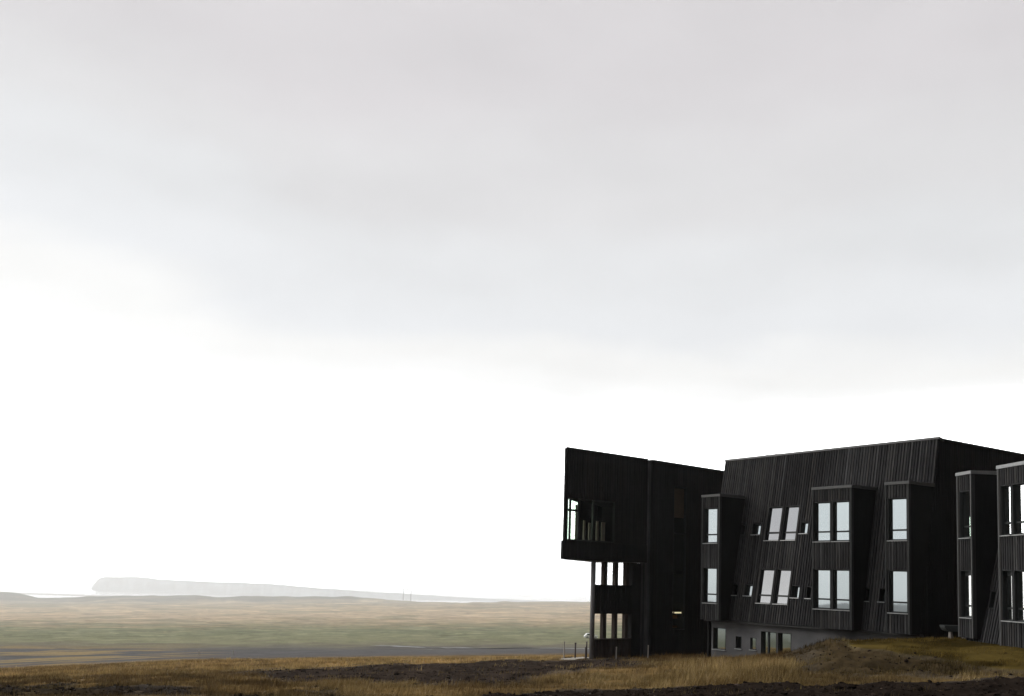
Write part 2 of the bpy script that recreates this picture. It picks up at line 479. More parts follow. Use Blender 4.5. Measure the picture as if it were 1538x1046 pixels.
def ground_at(wx, wy):
    az = np.arctan2(np.atleast_1d(np.asarray(wx, float)), np.atleast_1d(np.asarray(wy, float))); r = np.hypot(wx, wy) * np.ones_like(az)
    z, *_ = land(az, r)
    return z + EYE


# sea and lagoon
def make_sea():
    m, nt, b = new_mat('sea_water')
    n = nt.nodes; l = nt.links
    b.inputs['Base Color'].default_value = (.10, .12, .13, 1); b.inputs['Roughness'].default_value = .18
    geo = n.new('ShaderNodeNewGeometry'); no = n.new('ShaderNodeTexNoise'); no.inputs['Scale'].default_value = .02; no.inputs['Detail'].default_value = 6
    l.new(geo.outputs['Position'], no.inputs['Vector'])
    bp = n.new('ShaderNodeBump'); bp.inputs['Strength'].default_value = .25; bp.inputs['Distance'].default_value = 8
    l.new(no.outputs['Fac'], bp.inputs['Height']); l.new(bp.outputs[0], b.inputs['Normal'])
    az = np.radians(np.linspace(-60, 60, 61)); r = np.geomspace(5600, 13900, 24)
    A, R = np.meshgrid(az, r, indexing='ij')
    V = np.stack([R * np.sin(A), R * np.cos(A), np.full_like(A, -246 + EYE)], -1).reshape(-1, 3)
    idx = np.arange(A.size).reshape(A.shape)
    F = np.stack([idx[:-1, :-1], idx[1:, :-1], idx[1:, 1:], idx[:-1, 1:]], -1).reshape(-1, 4)[:, ::-1]
    return tag(big_mesh('sea', V, F, m), kind='structure')


make_sea()


# flat-topped cape far out on the coast
def make_cape():
    xs = np.linspace(144, 905, 420)
    top = np.interp(xs, [144, 147.5, 151, 154, 157.5, 164, 215, 232, 250, 300, 345, 400, 430, 480, 520, 560, 610, 650, 700, 760, 850, 905],
                    [888, 881, 875, 871, 868.3, 867, 866.5, 868.5, 870.5, 873, 874.5, 876.5, 878.5, 883, 886, 889, 891.5, 894.5, 898, 901, 904.5, 907])
    top = top + (fbm(xs / 9, xs * 0, 4, 7) - .5) * 1.6
    Yc = 9500.
    zt = -(top - hor(xs)) / 1450 * Yc
    prof = [(-330, 0), (-240, .12), (-130, .45), (-60, .86), (0, 1), (150, 1.0), (420, .9), (800, .5), (1100, 0)]
    V = []
    for k, (dy, s) in enumerate(prof):
        Y = Yc + dy + (fbm(xs / 14, xs * 0 + k, 4, 17) - .5) * 120 * (1 if 0 < k < 8 else .2)
        t = (xs - 769) / 1450
        V.append(np.stack([t * Y, Y, -252 + (zt + 252) * s], -1))
    V = np.array(V); nk, nx = V.shape[:2]
    V[..., 2] += EYE
    idx = np.arange(nk * nx).reshape(nk, nx)
    F = np.stack([idx[:-1, :-1], idx[:-1, 1:], idx[1:, 1:], idx[1:, :-1]], -1).reshape(-1, 4)
    gu = fbm(np.tile(xs / 5, nk), np.repeat(np.arange(nk) * .6, nx), 4, 27)[:, None]
    c = np.array([.26, .30, .32]) * (.4 + 1.2 * gu)
    return tag(big_mesh('headland', V.reshape(-1, 3), F, cover_mat('headland_rock', .01, .3, 0), c), kind='structure')


make_cape()


# pale track across the flat, and the paved strip by the column
def ribbon(name, pts, wid, mat, lift=.06):
    P = np.array(pts, float)
    tt = np.linspace(0, len(P) - 1, 90)
    X = np.interp(tt, range(len(P)), P[:, 0]); Y = np.interp(tt, range(len(P)), P[:, 1]); W = np.interp(tt, range(len(P)), wid)
    d = np.stack([np.gradient(X), np.gradient(Y)], 1); d /= np.linalg.norm(d, axis=1)[:, None]
    nrm = np.stack([-d[:, 1], d[:, 0]], 1)
    rows = []
    for s in (-1, -.5, 0, .5, 1):
        jx = X + nrm[:, 0] * W * s * .5; jy = Y + nrm[:, 1] * W * s * .5
        rows.append(np.stack([jx, jy, ground_at(jx, jy) + lift], -1))
    V = np.array(rows); idx = np.arange(V.shape[0] * V.shape[1]).reshape(V.shape[:2])
    F = np.stack([idx[:-1, :-1], idx[:-1, 1:], idx[1:, 1:], idx[1:, :-1]], -1).reshape(-1, 4)[:, ::-1]
    return tag(big_mesh(name, V.reshape(-1, 3), F, mat), kind='structure')


ribbon('track', [(-36, 262), (-22, 252), (-10, 242), (2, 236), (14, 232), (30, 228), (50, 226)], [3, 5, 12, 9, 7, 6, 6], M['road'], .12)
ribbon('path', [(3.3, 57.0), (4.2, 58.2), (5.2, 60.0), (6.4, 62.5)], [.9, 1.2, 1.4, 1.4], M['paving'], .05)


# ---------------------------------------------------------------- the hotel
class Frame:
    def __init__(s, o, th, unit=1.0):
        th = math.radians(th); s.unit = unit
        s.o = Vector((o[0], o[1], EYE)); s.e = Vector((math.cos(th), math.sin(th), 0)); s.d = Vector((-math.sin(th), math.cos(th), 0))

    def __call__(s, X, U, h):      # X into the building, U along the face away from the viewer, h above the eye
        return s.o + (s.e * X + s.d * U + Vector((0, 0, h))) * s.unit


F1 = Frame((17.53, 42.382), 35.005)
F2 = Frame((18.155, 41.089), 6.67)
FT = Frame((20.16, 48.739), 35.005, 1.15)      # the corner block stands farther along, laid out on a 1.15 m unit

hotel = empty('hotel_building', F1(2, 5, -EYE), 'long black timber-clad hotel with slanted walls, window bays and a corner block on columns', 'building')


def wall(name, P, a0, a1, lo, hi, mat, holes=(), thick=.12, pitch=.15, bw=.07, bd=.055, parent=None, cuts=(), battens=True, inward=True):
    """boarded wall. P(a, h, depth) -> point, depth > 0 going inwards; lo, hi: bottom and top as functions of a"""
    lo_f = lo if callable(lo) else (lambda a: lo)
    hi_f = hi if callable(hi) else (lambda a: hi)
    mb = MB()
    br = sorted({a0, a1, *[c for c in cuts if a0 < c < a1], *[v for q in holes for v in (q[0], q[1]) if a0 < v < a1]})
    for p, q in zip(br[:-1], br[1:]):
        mid = (p + q) / 2
        hs = sorted([(h0, h1) for (x0, x1, h0, h1) in holes if x0 < mid < x1])
        segs = []; curp = (lo_f(p), lo_f(q))
        for h0, h1 in hs:
            segs.append((curp[0], curp[1], h0, h0)); curp = (h1, h1)
        segs.append((curp[0], curp[1], hi_f(p), hi_f(q)))
        for s0, s1, t0, t1 in segs:
            mb.hexa([P(p, s0, 0), P(q, s1, 0), P(q, s1, thick), P(p, s0, thick), P(p, t0, 0), P(q, t1, 0), P(q, t1, thick), P(p, t0, thick)])
    if battens:
        n = max(1, int(round((a1 - a0) / pitch)))
        st = (a1 - a0) / n
        for k in range(n):
            c = a0 + (k + .5) * st
            w = bw * random.uniform(.85, 1.12); dd = bd * random.uniform(.8, 1.15)
            p, q = c - w / 2, c + w / 2
            hs = sorted([(h0, h1) for (x0, x1, h0, h1) in holes if x0 - .01 < q and x1 + .01 > p])
            cur = (lo_f(p) + .004, lo_f(q) + .004); segs = []
            for h0, h1 in hs:
                segs.append((*cur, h0 - .01, h0 - .01)); cur = (h1 + .01, h1 + .01)
            segs.append((*cur, hi_f(p) - .004, hi_f(q) - .004))
            for s0, s1, t0, t1 in segs:
                if t0 - s0 < .02: continue
                mb.hexa([P(p, s0, -dd), P(q, s1, -dd), P(q, s1, .005), P(p, s0, .005), P(p, t0, -dd), P(q, t1, -dd), P(q, t1, .005), P(p, t0, .005)])
    return mb.build(name, mat, parent or hotel)


def bar(mb, P, a0, a1, h0, h1, d0, d1):
    mb.hexa([P(a0, h0, d0), P(a1, h0, d0), P(a1, h0, d1), P(a0, h0, d1), P(a0, h1, d0), P(a1, h1, d0), P(a1, h1, d1), P(a0, h1, d1)])


def window(P, a0, a1, h0, h1, rec=.15, fw=.055, transom=None, glass='glass', frame='frame', head=0.0, sill=True, mull=(), split=True, label=None, sill_mat='sill', tw=.075, pane_turn=0.0):
    """a window set back in its opening: frame (part) with panes and a sill (sub-parts)"""
    mb = MB(); e = .004
    d0, d1 = rec - .05, rec + .03
    A0, A1, H0, H1 = a0 + e, a1 - e, h0 + e, h1 - e
    bar(mb, P, A0, A0 + fw, H0, H1, d0, d1); bar(mb, P, A1 - fw, A1, H0, H1, d0, d1)
    bar(mb, P, A0 + fw, A1 - fw, H0, H0 + fw, d0, d1); bar(mb, P, A0 + fw, A1 - fw, H1 - fw - head, H1, d0, d1)
    # lining of the reveal
    for q0, q1, r0, r1 in ((A0, A0 + .02, H0, H1), (A1 - .02, A1, H0, H1), (A0 + .02, A1 - .02, H0, H0 + .02), (A0 + .02, A1 - .02, H1 - .02, H1)):
        bar(mb, P, q0, q1, r0, r1, -.012, d0)
    if transom:
        bar(mb, P, A0 + fw, A1 - fw, transom - tw / 2, transom + tw / 2, d0, d1)
    for mu in mull:
        bar(mb, P, mu - .05, mu + .05, H0 + fw, H1 - fw - head, d0 + .001, d1 - .001)
    w = mb.build('window', M[frame], hotel)
    if label: w['label'] = label
    p0, p1, q0, q1 = A0 + fw - .01, A1 - fw + .01, H0 + fw - .01, H1 - fw - head + .01
    ra, rb = rec + pane_turn / 2, rec - pane_turn / 2  # pane turned a little within its frame so it mirrors bright sky
    g = MB(); g.hexa([P(p0, q0, ra), P(p1, q0, rb), P(p1, q0, rb + .012), P(p0, q0, ra + .012), P(p0, q1, ra), P(p1, q1, rb), P(p1, q1, rb + .012), P(p0, q1, ra + .012)])
    g.build('pane', M[glass], w)
    if sill:
        s = MB(); bar(s, P, a0 - .03, a1 + .03, h0 - .035, h0 - .002, -.075, rec - .052)
        s.build('sill', M[sill_mat], w)
    return w


TOP, UT, US, LT, LS, BOT = 4.60, 4.01, 2.10, .79, -1.10, -2.0
X0, TL = 1.08, .186
slX = lambda h: X0 + TL * h
ROOF = 6.83
ULEFT = 12.9
NL = 1 / math.sqrt(1 + TL * TL)
def Pslope(a, h, dep): return F1(slX(h) + dep * NL, a, h - dep * TL * NL)
def Pfront(a, h, dep): return F1(dep, a, h)

# slanted front wall and its windows
sl_windows = [(8.43, 9.36, US + .17, UT + .07), (7.36, 8.25, US + .17, UT + .07), (8.43, 9.36, LS + .10, LT + .0), (7.36, 8.25, LS + .10, LT + .0)]
sl_small = [(10.80, 11.17, 2.60, 3.22), (9.70, 10.28, 2.60, 3.24), (6.66, 7.14, 2.60, 3.22),
            (10.72, 11.24, -.65, -.02), (9.72, 10.26, -.65, -.02), (6.70, 7.20, -.65, -.02), (5.98, 6.30, -.65, -.05),
            (1.90, 2.22, -.66, -.03), (2.72, 3.08, -.66, -.03)]
wall('slanted_wall', Pslope, 0.0, ULEFT, BOT, ROOF, M['wood'], sl_windows + sl_small)
for a0, a1, h0, h1 in sl_windows:
    window(Pslope, a0, a1, h0, h1, rec=.13, transom=h0 + .44, fw=.05, glass='glass_slope', label='window leaning with the slanted wall')
for k, (a0, a1, h0, h1) in enumerate(sl_small):
    window(Pslope, a0, a1, h0, h1, rec={1: .33, 2: .17, 3: .30, 4: .30, 5: .22}.get(k, .3), fw=.03, pane_turn=.09 if k in (1, 3, 4) else 0, glass='glass' if k not in (0, 6, 7, 8) else 'glass_dark', sill=k not in (0,), label='small narrow window in the slanted wall')
mb = MB(); bar(mb, Pslope, -.06, ULEFT + .02, ROOF, ROOF + .10, -.07, .35)
mb.build('roof_flashing', M['cap'], hotel)
mb = MB()                                   # soffit under the slanted wall
mb.hexa([F1(slX(BOT) + .02, 0.02, BOT - .10), F1(1.3, 0.02, BOT - .10), F1(1.3, ULEFT - .02, BOT - .10), F1(slX(BOT) + .02, ULEFT - .02, BOT - .10),
         F1(slX(BOT) + .02, 0.02, BOT - .004), F1(1.3, 0.02, BOT - .004), F1(1.3, ULEFT - .02, BOT - .004), F1(slX(BOT) + .02, ULEFT - .02, BOT - .004)])
mb.build('soffit', M['soffit'], hotel)
# gable end that faces the next wing
def Pend(a, h, dep): return F1(a, dep, h)
wall('end_wall', Pend, slX(-2), 17.0, lambda a: -4.2 if a > slX(-2) + .3 else -2.0, lambda a: min(ROOF, (a - X0) / TL), M['wood_shaded'],
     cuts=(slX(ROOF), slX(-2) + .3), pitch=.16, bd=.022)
mb = MB(); bar(mb, Pend, slX(ROOF) + .30, 17.0, ROOF + .002, ROOF + .06, -.04, .3); mb.build('roof_flashing', M['roof'], hotel)
# roof with a turf cover that pokes over the edge
mb = MB(); mb.prism([F1(slX(ROOF) + .36, .31, ROOF - .02), F1(17, .31, ROOF - .02), F1(17, ULEFT, ROOF - .02), F1(slX(ROOF) + .36, ULEFT, ROOF - .02)],
                    [F1(slX(ROOF) + .36, .31, ROOF + .05), F1(17, .31, ROOF + .05), F1(17, ULEFT, ROOF + .05), F1(slX(ROOF) + .36, ULEFT, ROOF + .05)])
roof = mb.build('roof', M['roof'], hotel)
mb = MB()
for k in range(150):
    uu = random.uniform(.4, 10.4); s = random.uniform(.08, .2); xx = slX(ROOF) + random.uniform(.36, .8)
    hh = .05 + .13 * vnoise(np.array([uu * .9]), np.array([.5]), 4)[0] + (.06 if 9.2 < uu < 10.4 else 0)
    mb.prism([F1(xx - s, uu - s, ROOF + .04), F1(xx + s, uu - s, ROOF + .04), F1(xx + s, uu + s, ROOF + .04), F1(xx - s, uu + s, ROOF + .04)],
             [F1(xx - s * .5, uu - s * .6, ROOF + .05 + hh * .8), F1(xx + s * .4, uu - s * .5, ROOF + .05 + hh), F1(xx + s * .5, uu + s * .6, ROOF + .05 + hh), F1(xx - s * .4, uu + s * .5, ROOF + .05 + hh * .7)])
mb.build('roof_turf', M['turf'], roof)
# hidden sides of the main block
wall('end_wall', lambda a, h, dep: F1(a, ULEFT - dep, h), slX(-2) + .3, 17.0, -4.2, lambda a: min(ROOF - .01, (a - X0) / TL), M['wood_shaded'], cuts=(slX(ROOF),), pitch=.2, bd=.02)
mb = MB()
for q in ([(17, 0, -4.2), (17, ULEFT, -4.2), (17, ULEFT, ROOF), (17, 0, ROOF)],):
    mb.hexa([F1(*q[0]), F1(*q[1]), F1(q[1][0] - .2, q[1][1], q[1][2]), F1(q[0][0] - .2, q[0][1], q[0][2]), F1(*q[3]), F1(*q[2]), F1(q[2][0] - .2, q[2][1], q[2][2]), F1(q[3][0] - .2, q[3][1], q[3][2])])
mb.build('rear_wall', M['wood_shaded'], hotel)


def bay(F, u0, u1, top, bot, wins, capmat, slope, flush_right=False, glasses=None, heads=None, recs=.16, left_ext=0):
    """vertical-fronted bay standing out of the slanted wall"""
    P = lambda a, h, dep: F(dep, a, h)
    holes = [w[:4] for w in wins]
    b = wall('bay', P, u0, u1, bot, top, M['wood'], holes, pitch=.145, bd=.035)
    # cheeks, roof and underside of the bay
    for uu, sgn in ((u0, 1), (u1, -1)):
        mb = MB()
        q = [(.121, bot), (slope(bot) + .0, bot), (slope(top) + .0, top), (.121, top)]
        lo = [F(x, uu, h) for x, h in q]; hi = [F(x, uu + sgn * .1, h) for x, h in q]
        mb.prism(lo, hi)
        mb.build('cheek', M['wood_shaded'], b)
    mb = MB()
    mb.prism([F(.125, u0 + .1, bot + .01), F(slope(bot), u0 + .1, bot + .01), F(slope(bot), u1 - .1, bot + .01), F(.125, u1 - .1, bot + .01)],
             [F(.125, u0 + .1, bot + .1), F(slope(bot), u0 + .1, bot + .1), F(slope(bot), u1 - .1, bot + .1), F(.125, u1 - .1, bot + .1)])
    mb.build('underside', M['soffit'], b)
    mb = MB()
    mb.prism([F(-.07, u0 - .03, top), F(slope(top) + .02, u0 - .03, top), F(slope(top) + .02, u1 + .03, top), F(-.07, u1 + .03, top)],
             [F(-.07, u0 - .03, top + .13), F(slope(top) + .02, u0 - .03, top + .17), F(slope(top) + .02, u1 + .03, top + .17), F(-.07, u1 + .03, top + .13)])
    mb.build('roof_cap', M[capmat], b)
    # slim corner boards
    mb = MB()
    for uu in (u0, u1 - .055):
        bar(mb, P, uu, uu + .055, bot + .003, top - .003, -.052, .0)
    mb.build('corner_board', M['cap'] if capmat == 'cap_bright' else M['frame'], b)
    for w in wins:
        opts = w[4] if len(w) > 4 else {}
        o = dict(rec=recs, fw=.06, transom=w[2] + .47)
        o.update(opts)
        window(P, *w[:4], **o)
    return b


bay(F1, 11.09, 12.39, TOP, BOT, [(11.28, 12.26, US, UT), (11.28, 12.26, LS, LT)], 'cap', slX)
bay(F1, 2.93, 5.14, TOP, BOT, [(4.12, 5.07, US, UT), (3.07, 4.02, US, UT), (4.12, 5.07, LS, LT), (3.07, 4.02, LS, LT)], 'cap', slX)
bay(F1, 0.0, 1.18, TOP, BOT, [(.12, 1.06, US, UT), (.12, 1.06, LS, LT)], 'cap', slX)

# concrete ground floor set back under the boards
def Pbase(a, h, dep): return F1(1.0 + dep, a, h)
base_w = [(11.53, 12.45, -3.6, -2.43), (10.44, 10.84, -3.45, -2.80), (9.44, 9.84, -3.43, -2.80), (8.12, 9.13, -3.68, -2.43), (7.2, 8.04, -3.68, -2.43)]
wall('concrete_wall', Pbase, .3, 12.57, -4.6, BOT - .101, M['concrete'], base_w, thick=.2, battens=False)
for k, (a0, a1, h0, h1) in enumerate(base_w):
    window(Pbase, a0, a1, h0, h1, rec=.17 if k != 2 else .08, fw=.04, glass='glass' if k != 1 else 'glass_dark', label='ground floor window in the grey concrete wall', mull=(8.75,) if k == 3 else ())
mb = MB(); mb.hexa([F1(1.203, 12.37, -4.6), F1(5, 12.37, -4.6), F1(5, 12.57, -4.6), F1(1.203, 12.57, -4.6), F1(1.203, 12.37, BOT - .101), F1(5, 12.37, BOT - .101), F1(5, 12.57, BOT - .101), F1(1.203, 12.57, BOT - .101)])
mb.build('concrete_wall', M['concrete'], hotel)

# tower body ---------------------------------------------------------------
TU, BU = 12.95, 13.3
def Ptow(a, h, dep): return FT(a, TU + dep, h)
stair = (-1.62, -.66, -2.6, 5.12)
wall('tower_wall', Ptow, -3.2, 4.5, -4.6, lambda a: 6.34 - .02 * (a + 3.2), M['wood_shaded'], [stair], pitch=.17, bd=.02)
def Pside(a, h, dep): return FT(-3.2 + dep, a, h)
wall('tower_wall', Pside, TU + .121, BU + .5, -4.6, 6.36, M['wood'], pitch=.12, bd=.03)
def Pdiag(a, h, dep): return FT(-3.2 + .75 * a + .66 * dep, BU + .5 + .66 * a - .75 * dep, h)
wall('tower_wall', Pdiag, 0, 10, -4.6, 6.3, M['wood_shaded'], pitch=.3)
mb = MB(); mb.prism([FT(-3.25, TU - .05, 6.36), FT(4.5, TU - .05, 6.20), FT(4.5, 20, 6.20), FT(-3.25, 13.85, 6.36)], [FT(-3.25, TU - .05, 6.42), FT(4.5, TU - .05, 6.26), FT(4.5, 20, 6.26), FT(-3.25, 13.85, 6.42)])
mb.build('roof', M['roof'], hotel)
# tall stair window with a brown blind at the top and a lit landing at the bottom
w = window(Ptow, *stair, rec=.1, fw=.05, glass='glass_clear', transom=2.6, sill=False, label='tall dark stair window with a lit landing near its foot')
mb = MB(); bar(mb, Ptow, stair[0] + .06, stair[1] - .06, 3.45, 5.05, .135, .16); mb.build('blind', M['brown_panel'], w)
mb = MB()
for a0, a1, h0, h1, d0, d1 in ((stair[0], stair[1], stair[2], stair[3], 1.6, 1.7), (stair[0] - .05, stair[0], stair[2], stair[3], .135, 1.6), (stair[1], stair[1] + .05, stair[2], stair[3], .135, 1.6),
                               (stair[0], stair[1], stair[2] - .05, stair[2], .135, 1.6), (stair[0], stair[1], .4, .55, .3, 1.6), (stair[0] - .05, stair[1] + .05, stair[3] + .002, stair[3] + .06, .135, 1.7)):
    bar(mb, Ptow, a0, a1, h0, h1, d0, d1)
mb.build('stairwell', M['interior'], w)
mb = MB(); bar(mb, Ptow, -1.52, -1.34, -1.70, -1.63, .22, .28); bar(mb, Ptow, -1.18, -.72, -1.72, -1.65, .22, .28); mb.build('lamp', M['lamp'], w)
mb = MB(); bar(mb, Ptow, -1.50, -1.36, -2.5, -1.76, .5, .55); bar(mb, Ptow, -1.22, -.74, -2.02, -1.84, .5, .55); bar(mb, Ptow, -1.22, -.74, -2.52, -2.40, .5, .55); mb.build('handrail', M['orange_wood'], w)

# raised block with the panoramic window ------------------------------------
BU = 13.3
B0, B1, BB, BT = -8.82, -3.2, .94, 6.45
def Pbox(a, h, dep): return FT(a, BU + dep, h)
wd = Vector((.799, .602)); wd.normalize()
def Pbe(a, h, dep):           # a = distance along the hidden glazed side from the sharp corner
    return FT(B0 + wd.x * a + wd.y * dep, BU + wd.y * a - wd.x * dep * -0 + (-wd.x) * dep, h)
bwin = (B0 + .12, -5.52, 1.90, 4.03)
roofline = lambda a: 6.52 - .015 * (a - B0)
wall('raised_block_wall', Pbox, B0, B1 - .04, 1.86, roofline, M['wood_shaded'], [(bwin[0], bwin[1], bwin[2], bwin[3])], pitch=.17, bd=.018)
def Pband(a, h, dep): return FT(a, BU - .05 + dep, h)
wall('parapet', Pband, B0 - .10, B1 - .04, BB, 1.855, M['wood_shaded'], pitch=.17, bd=.018, thick=.17)
wall('raised_block_wall', Pbe, .12, 7.0, 1.86, 6.5, M['wood_shaded'], [(.2, 2.75, 1.90, 4.03)], pitch=.17, bd=.018)
wall('parapet', Pbe, .16, 7.0, BB, 1.855, M['wood_shaded'], pitch=.17, bd=.018)
mb = MB()
pl = [(B0, BU + .02), (B1 - .04, BU + .02), (B1 - .04, 17.4)]
mb.prism([FT(x, y, BB - .02) for x, y in pl], [FT(x, y, BB + .3) for x, y in pl])
mb.build('soffit', M['soffit'], hotel)
mb = MB(); pl2 = [(B0 - .03, BU - .03), (B1 - .03, BU - .03), (B1 - .03, 17.5)]
mb.prism([FT(x, y, 6.50 - .015 * (x - B0) + .02) for x, y in pl2], [FT(x, y, 6.50 - .015 * (x - B0) + .075) for x, y in pl2])
mb.build('roof', M['roof'], hotel)
w = window(Pbox, *bwin, rec=.09, fw=.05, transom=None, glass='glass_clear', frame='frame_green', sill=False, mull=(B0 + .40, B0 + .95, B0 + 1.9), label='wide panoramic window turning the sharp corner of the raised block')
mb = MB(); bar(mb, Pbox, bwin[0] + .05, B0 + .95, 3.36, 3.47, .045, .115); mb.build('transom', M['frame_green'], w)
mb = MB()
mb.prism([FT(B0 + .6, BU + .2, 1.86), FT(B1 - .1, BU + .2, 1.86), FT(B1 - .1, 17.0, 1.86)], [FT(B0 + .6, BU + .2, 1.92), FT(B1 - .1, BU + .2, 1.92), FT(B1 - .1, 17.0, 1.92)])
mb.prism([FT(B0 + .6, BU + .2, 4.06), FT(B1 - .1, BU + .2, 4.06), FT(B1 - .1, 17.0, 4.06)], [FT(B0 + .6, BU + .2, 4.2), FT(B1 - .1, BU + .2, 4.2), FT(B1 - .1, 17.0, 4.2)])
bar(mb, Pbox, -3.5, -3.4, 1.92, 4.06, .13, 3.4)
mb.build('room', M['interior'], w)
for a, wd_, h1, dp in ((-7.74, .24, 3.74, .30), (-7.10, .14, 2.98, .5), (-6.74, .15, 2.88, .5), (-6.22, .17, 3.0, .5), (-5.86, .26, 2.95, .45)):
    mb = MB()
    for k in range(4):
        bar(mb, Pbox, a - wd_ / 2 + wd_ * k / 4, a - wd_ / 2 + wd_ * (k + .8) / 4, 1.93, h1, dp + .02 * (k % 2), dp + .06)
    mb.build('curtain', M['curtain'], w)
w = window(Pbe, .2, 2.75, 1.90, 4.03, rec=.06, fw=.05, transom=None, glass='glass_green', frame='frame_green', sill=False, mull=(), label='glazed side of the panoramic room')

def Pbr(a, h, dep): return FT(B1 - .04 - dep, a, h)
wall('raised_block_wall', Pbr, BU + .6, 17.3, BB, 6.44, M['wood_shaded'], battens=False)
# open gallery under the raised block ----------------------------------------
GU = 13.7
def Pgal(a, h, dep): return FT(a, GU + dep, h)
for a0, a1 in ((-6.45, -6.33), (-5.76, -5.53), (-4.98, -4.78), (-4.24, -4.04)):
    mb = MB(); bar(mb, Pgal, a0, a1, -4.6, BB - .03, .06, .30); mb.build('column', M['wood_brown'], hotel)
wall('parapet', Pgal, -6.42, -3.86, -1.78, -.29, M['wood_shaded'], pitch=.17, bd=.018, thick=.055)
mb = MB(); fl = [(-6.38, .31), (-3.86, .31), (-3.86, .8), (-5.75, .8)]
mb.prism([Pgal(x, -1.76, y) for x, y in fl], [Pgal(x, -1.52, y) for x, y in fl]); mb.build('gallery_floor', M['soffit'], hotel)
wall('gallery_wall', Pgal, -6.40, -3.86, -4.6, -3.10, M['wood_brown'], pitch=.22, bd=.02, thick=.055)
mb = MB(); bar(mb, Pgal, -6.5, -3.86, -3.09, -3.04, -.04, .055); mb.build('handrail', M['post_dark'], hotel)
mb = MB(); bar(mb, Pgal, -3.855, -3.24, -4.6, BB - .03, -.02, .32); mb.build('gallery_wall', M['wood_shaded'], hotel)
mb = MB(); mb.cyl(FT(-6.72, 13.48, -4.4), FT(-6.75, 13.48, BB - .02), .118, .112, 20); mb.build('column', M['concrete_light'], hotel, True)['label'] = 'round grey concrete column under the raised corner'

# next wing, nearer on the right ---------------------------------------------
s2 = lambda h: .73 + .22 * h
NL2 = 1 / math.sqrt(1 + .22 ** 2)
def Pslope2(a, h, dep): return F2(s2(h) + dep * NL2, a, h - dep * .22 * NL2)
T2, LB2 = 4.66, -2.0
wsm = [(-2.98, -2.66, -.68, 0.0)]
wall('slanted_wall', Pslope2, -13.0, -1.6, LB2 - .6, T2, M['wood'], wsm, pitch=.16)
window(Pslope2, *wsm[0], rec=.25, fw=.04, glass='glass_dark', sill=False, label='small narrow window in the slanted wall of the near wing')
bay(F2, -2.58, -1.57, T2, LB2 + .1, [(-2.46, -1.71, US, UT, dict(glass='glass_wing', rec=.2)), (-2.46, -1.71, LS, LT, dict(glass='glass_wing', head=.14, rec=.2, pane_turn=.05))], 'cap_bright', s2)
bay(F2, -6.0, -4.29, T2, LB2 - .6, [(-5.04, -4.43, US, UT, dict(glass='glass_wing', rec=.16)), (-5.84, -5.13, US, UT, dict(glass='glass_wing', rec=.16)),
                                    (-5.04, -4.43, LS, LT, dict(glass='glass_wing', head=.14, rec=.2, pane_turn=.035)), (-5.84, -5.13, LS, LT, dict(glass='glass_wing', rec=.16))], 'cap_bright', s2)
def Pend2(a, h, dep): return F2(a, -1.6 - dep, h)
wall('end_wall', Pend2, s2(LB2) + .5, 12, -3.5, lambda a: min(T2, (a - .73) / .22), M['wood_shaded'], cuts=(s2(T2),), battens=False)
mb = MB(); mb.prism([F2(s2(T2) + .2, -13, T2 - .1), F2(12, -13, T2 - .1), F2(12, -1.72, T2 - .1), F2(s2(T2) + .2, -1.72, T2 - .1)], [F2(s2(T2) + .2, -13, T2 + .02), F2(12, -13, T2 + .02), F2(12, -1.72, T2 + .02), F2(s2(T2) + .2, -1.72, T2 + .02)])
mb.build('roof', M['roof'], hotel)
mb = MB(); bar(mb, lambda a, h, d: F2(a, -13 + d, h), s2(0), 12, -3.5, T2, 0, .15); bar(mb, lambda a, h, d: F2(12 - d, a, h), -12.8, -1.8, -3.5, T2, 0, .15); mb.build('rear_wall', M['wood_shaded'], hotel)
def child(mb, name, mat, parent):
    o = mb.build(name, mat); o.parent = parent; o.matrix_parent_inverse = Matrix.Translation(parent.location).inverted(); return o

# ------------------------------------------------------------ small things
def post(name, x, y, ztop, r, mat, label, cat, group=None, h=None):
    zb = float(ground_at(x, y)[0]) - .15
    o = empty(name, (x, y, zb + .15), label, cat, 0, group)
    mb = MB(); mb.cyl((x, y, zb), (x + .01, y, ztop), r, r * .92, 8); child(mb, 'shaft', mat, o)
    mb = MB(); mb.cyl((x + .01, y, ztop - .06), (x + .01, y, ztop + .012), r * 1.25, r * 1.1, 8); child(mb, 'cap', mat, o)
    return o


post('fence_post', 3.38, 57.96, EYE - 3.76, .035, M['post_pale'], 'thin pale post at the outer end of the pale paving', 'post', 'posts by the paved path')
post('fence_post', 4.06, 58.19, EYE - 3.83, .05, M['post_dark'], 'thick dark post standing between the outer pale post and the pair near the column', 'post', 'posts by the paved path')
post('fence_post', 4.75, 58.42, EYE - 3.76, .04, M['post_dark'], 'tall dark post close to the round grey column', 'post', 'posts by the paved path')
post('fence_post', 4.65, 57.84, EYE - 4.05, .045, M['post_dark'], 'short dark post beside the tall one near the round column', 'post', 'posts by the paved path')
post('marker_post', 6.30, 56.35, EYE - 3.88, .032, M['post_pale'], 'pale slim stake in the grass in front of the brown gallery wall', 'post', 'pale stakes before the corner block')
post('marker_post', 8.05, 55.77, EYE - 3.69, .03, M['post_pale'], 'pale slim stake in front of the edge of the black tower wall', 'post', 'pale stakes before the corner block')
post('marker_post', 5.31, 58.53, EYE - 3.79, .05, M['post_pale'], 'pale stake just right of the round grey column', 'post', 'pale stakes before the corner block')
for x, y, lb in ((-54.2, 172, 'tiny pale roadside stake farther left on the grey flat'), (-46.5, 166, 'tiny pale roadside stake farther right on the grey flat')):
    post('roadside_stake', x, y, float(ground_at(x, y)[0]) + .75, .09, M['post_pale'], lb, 'stake', 'stakes on the grey flat')

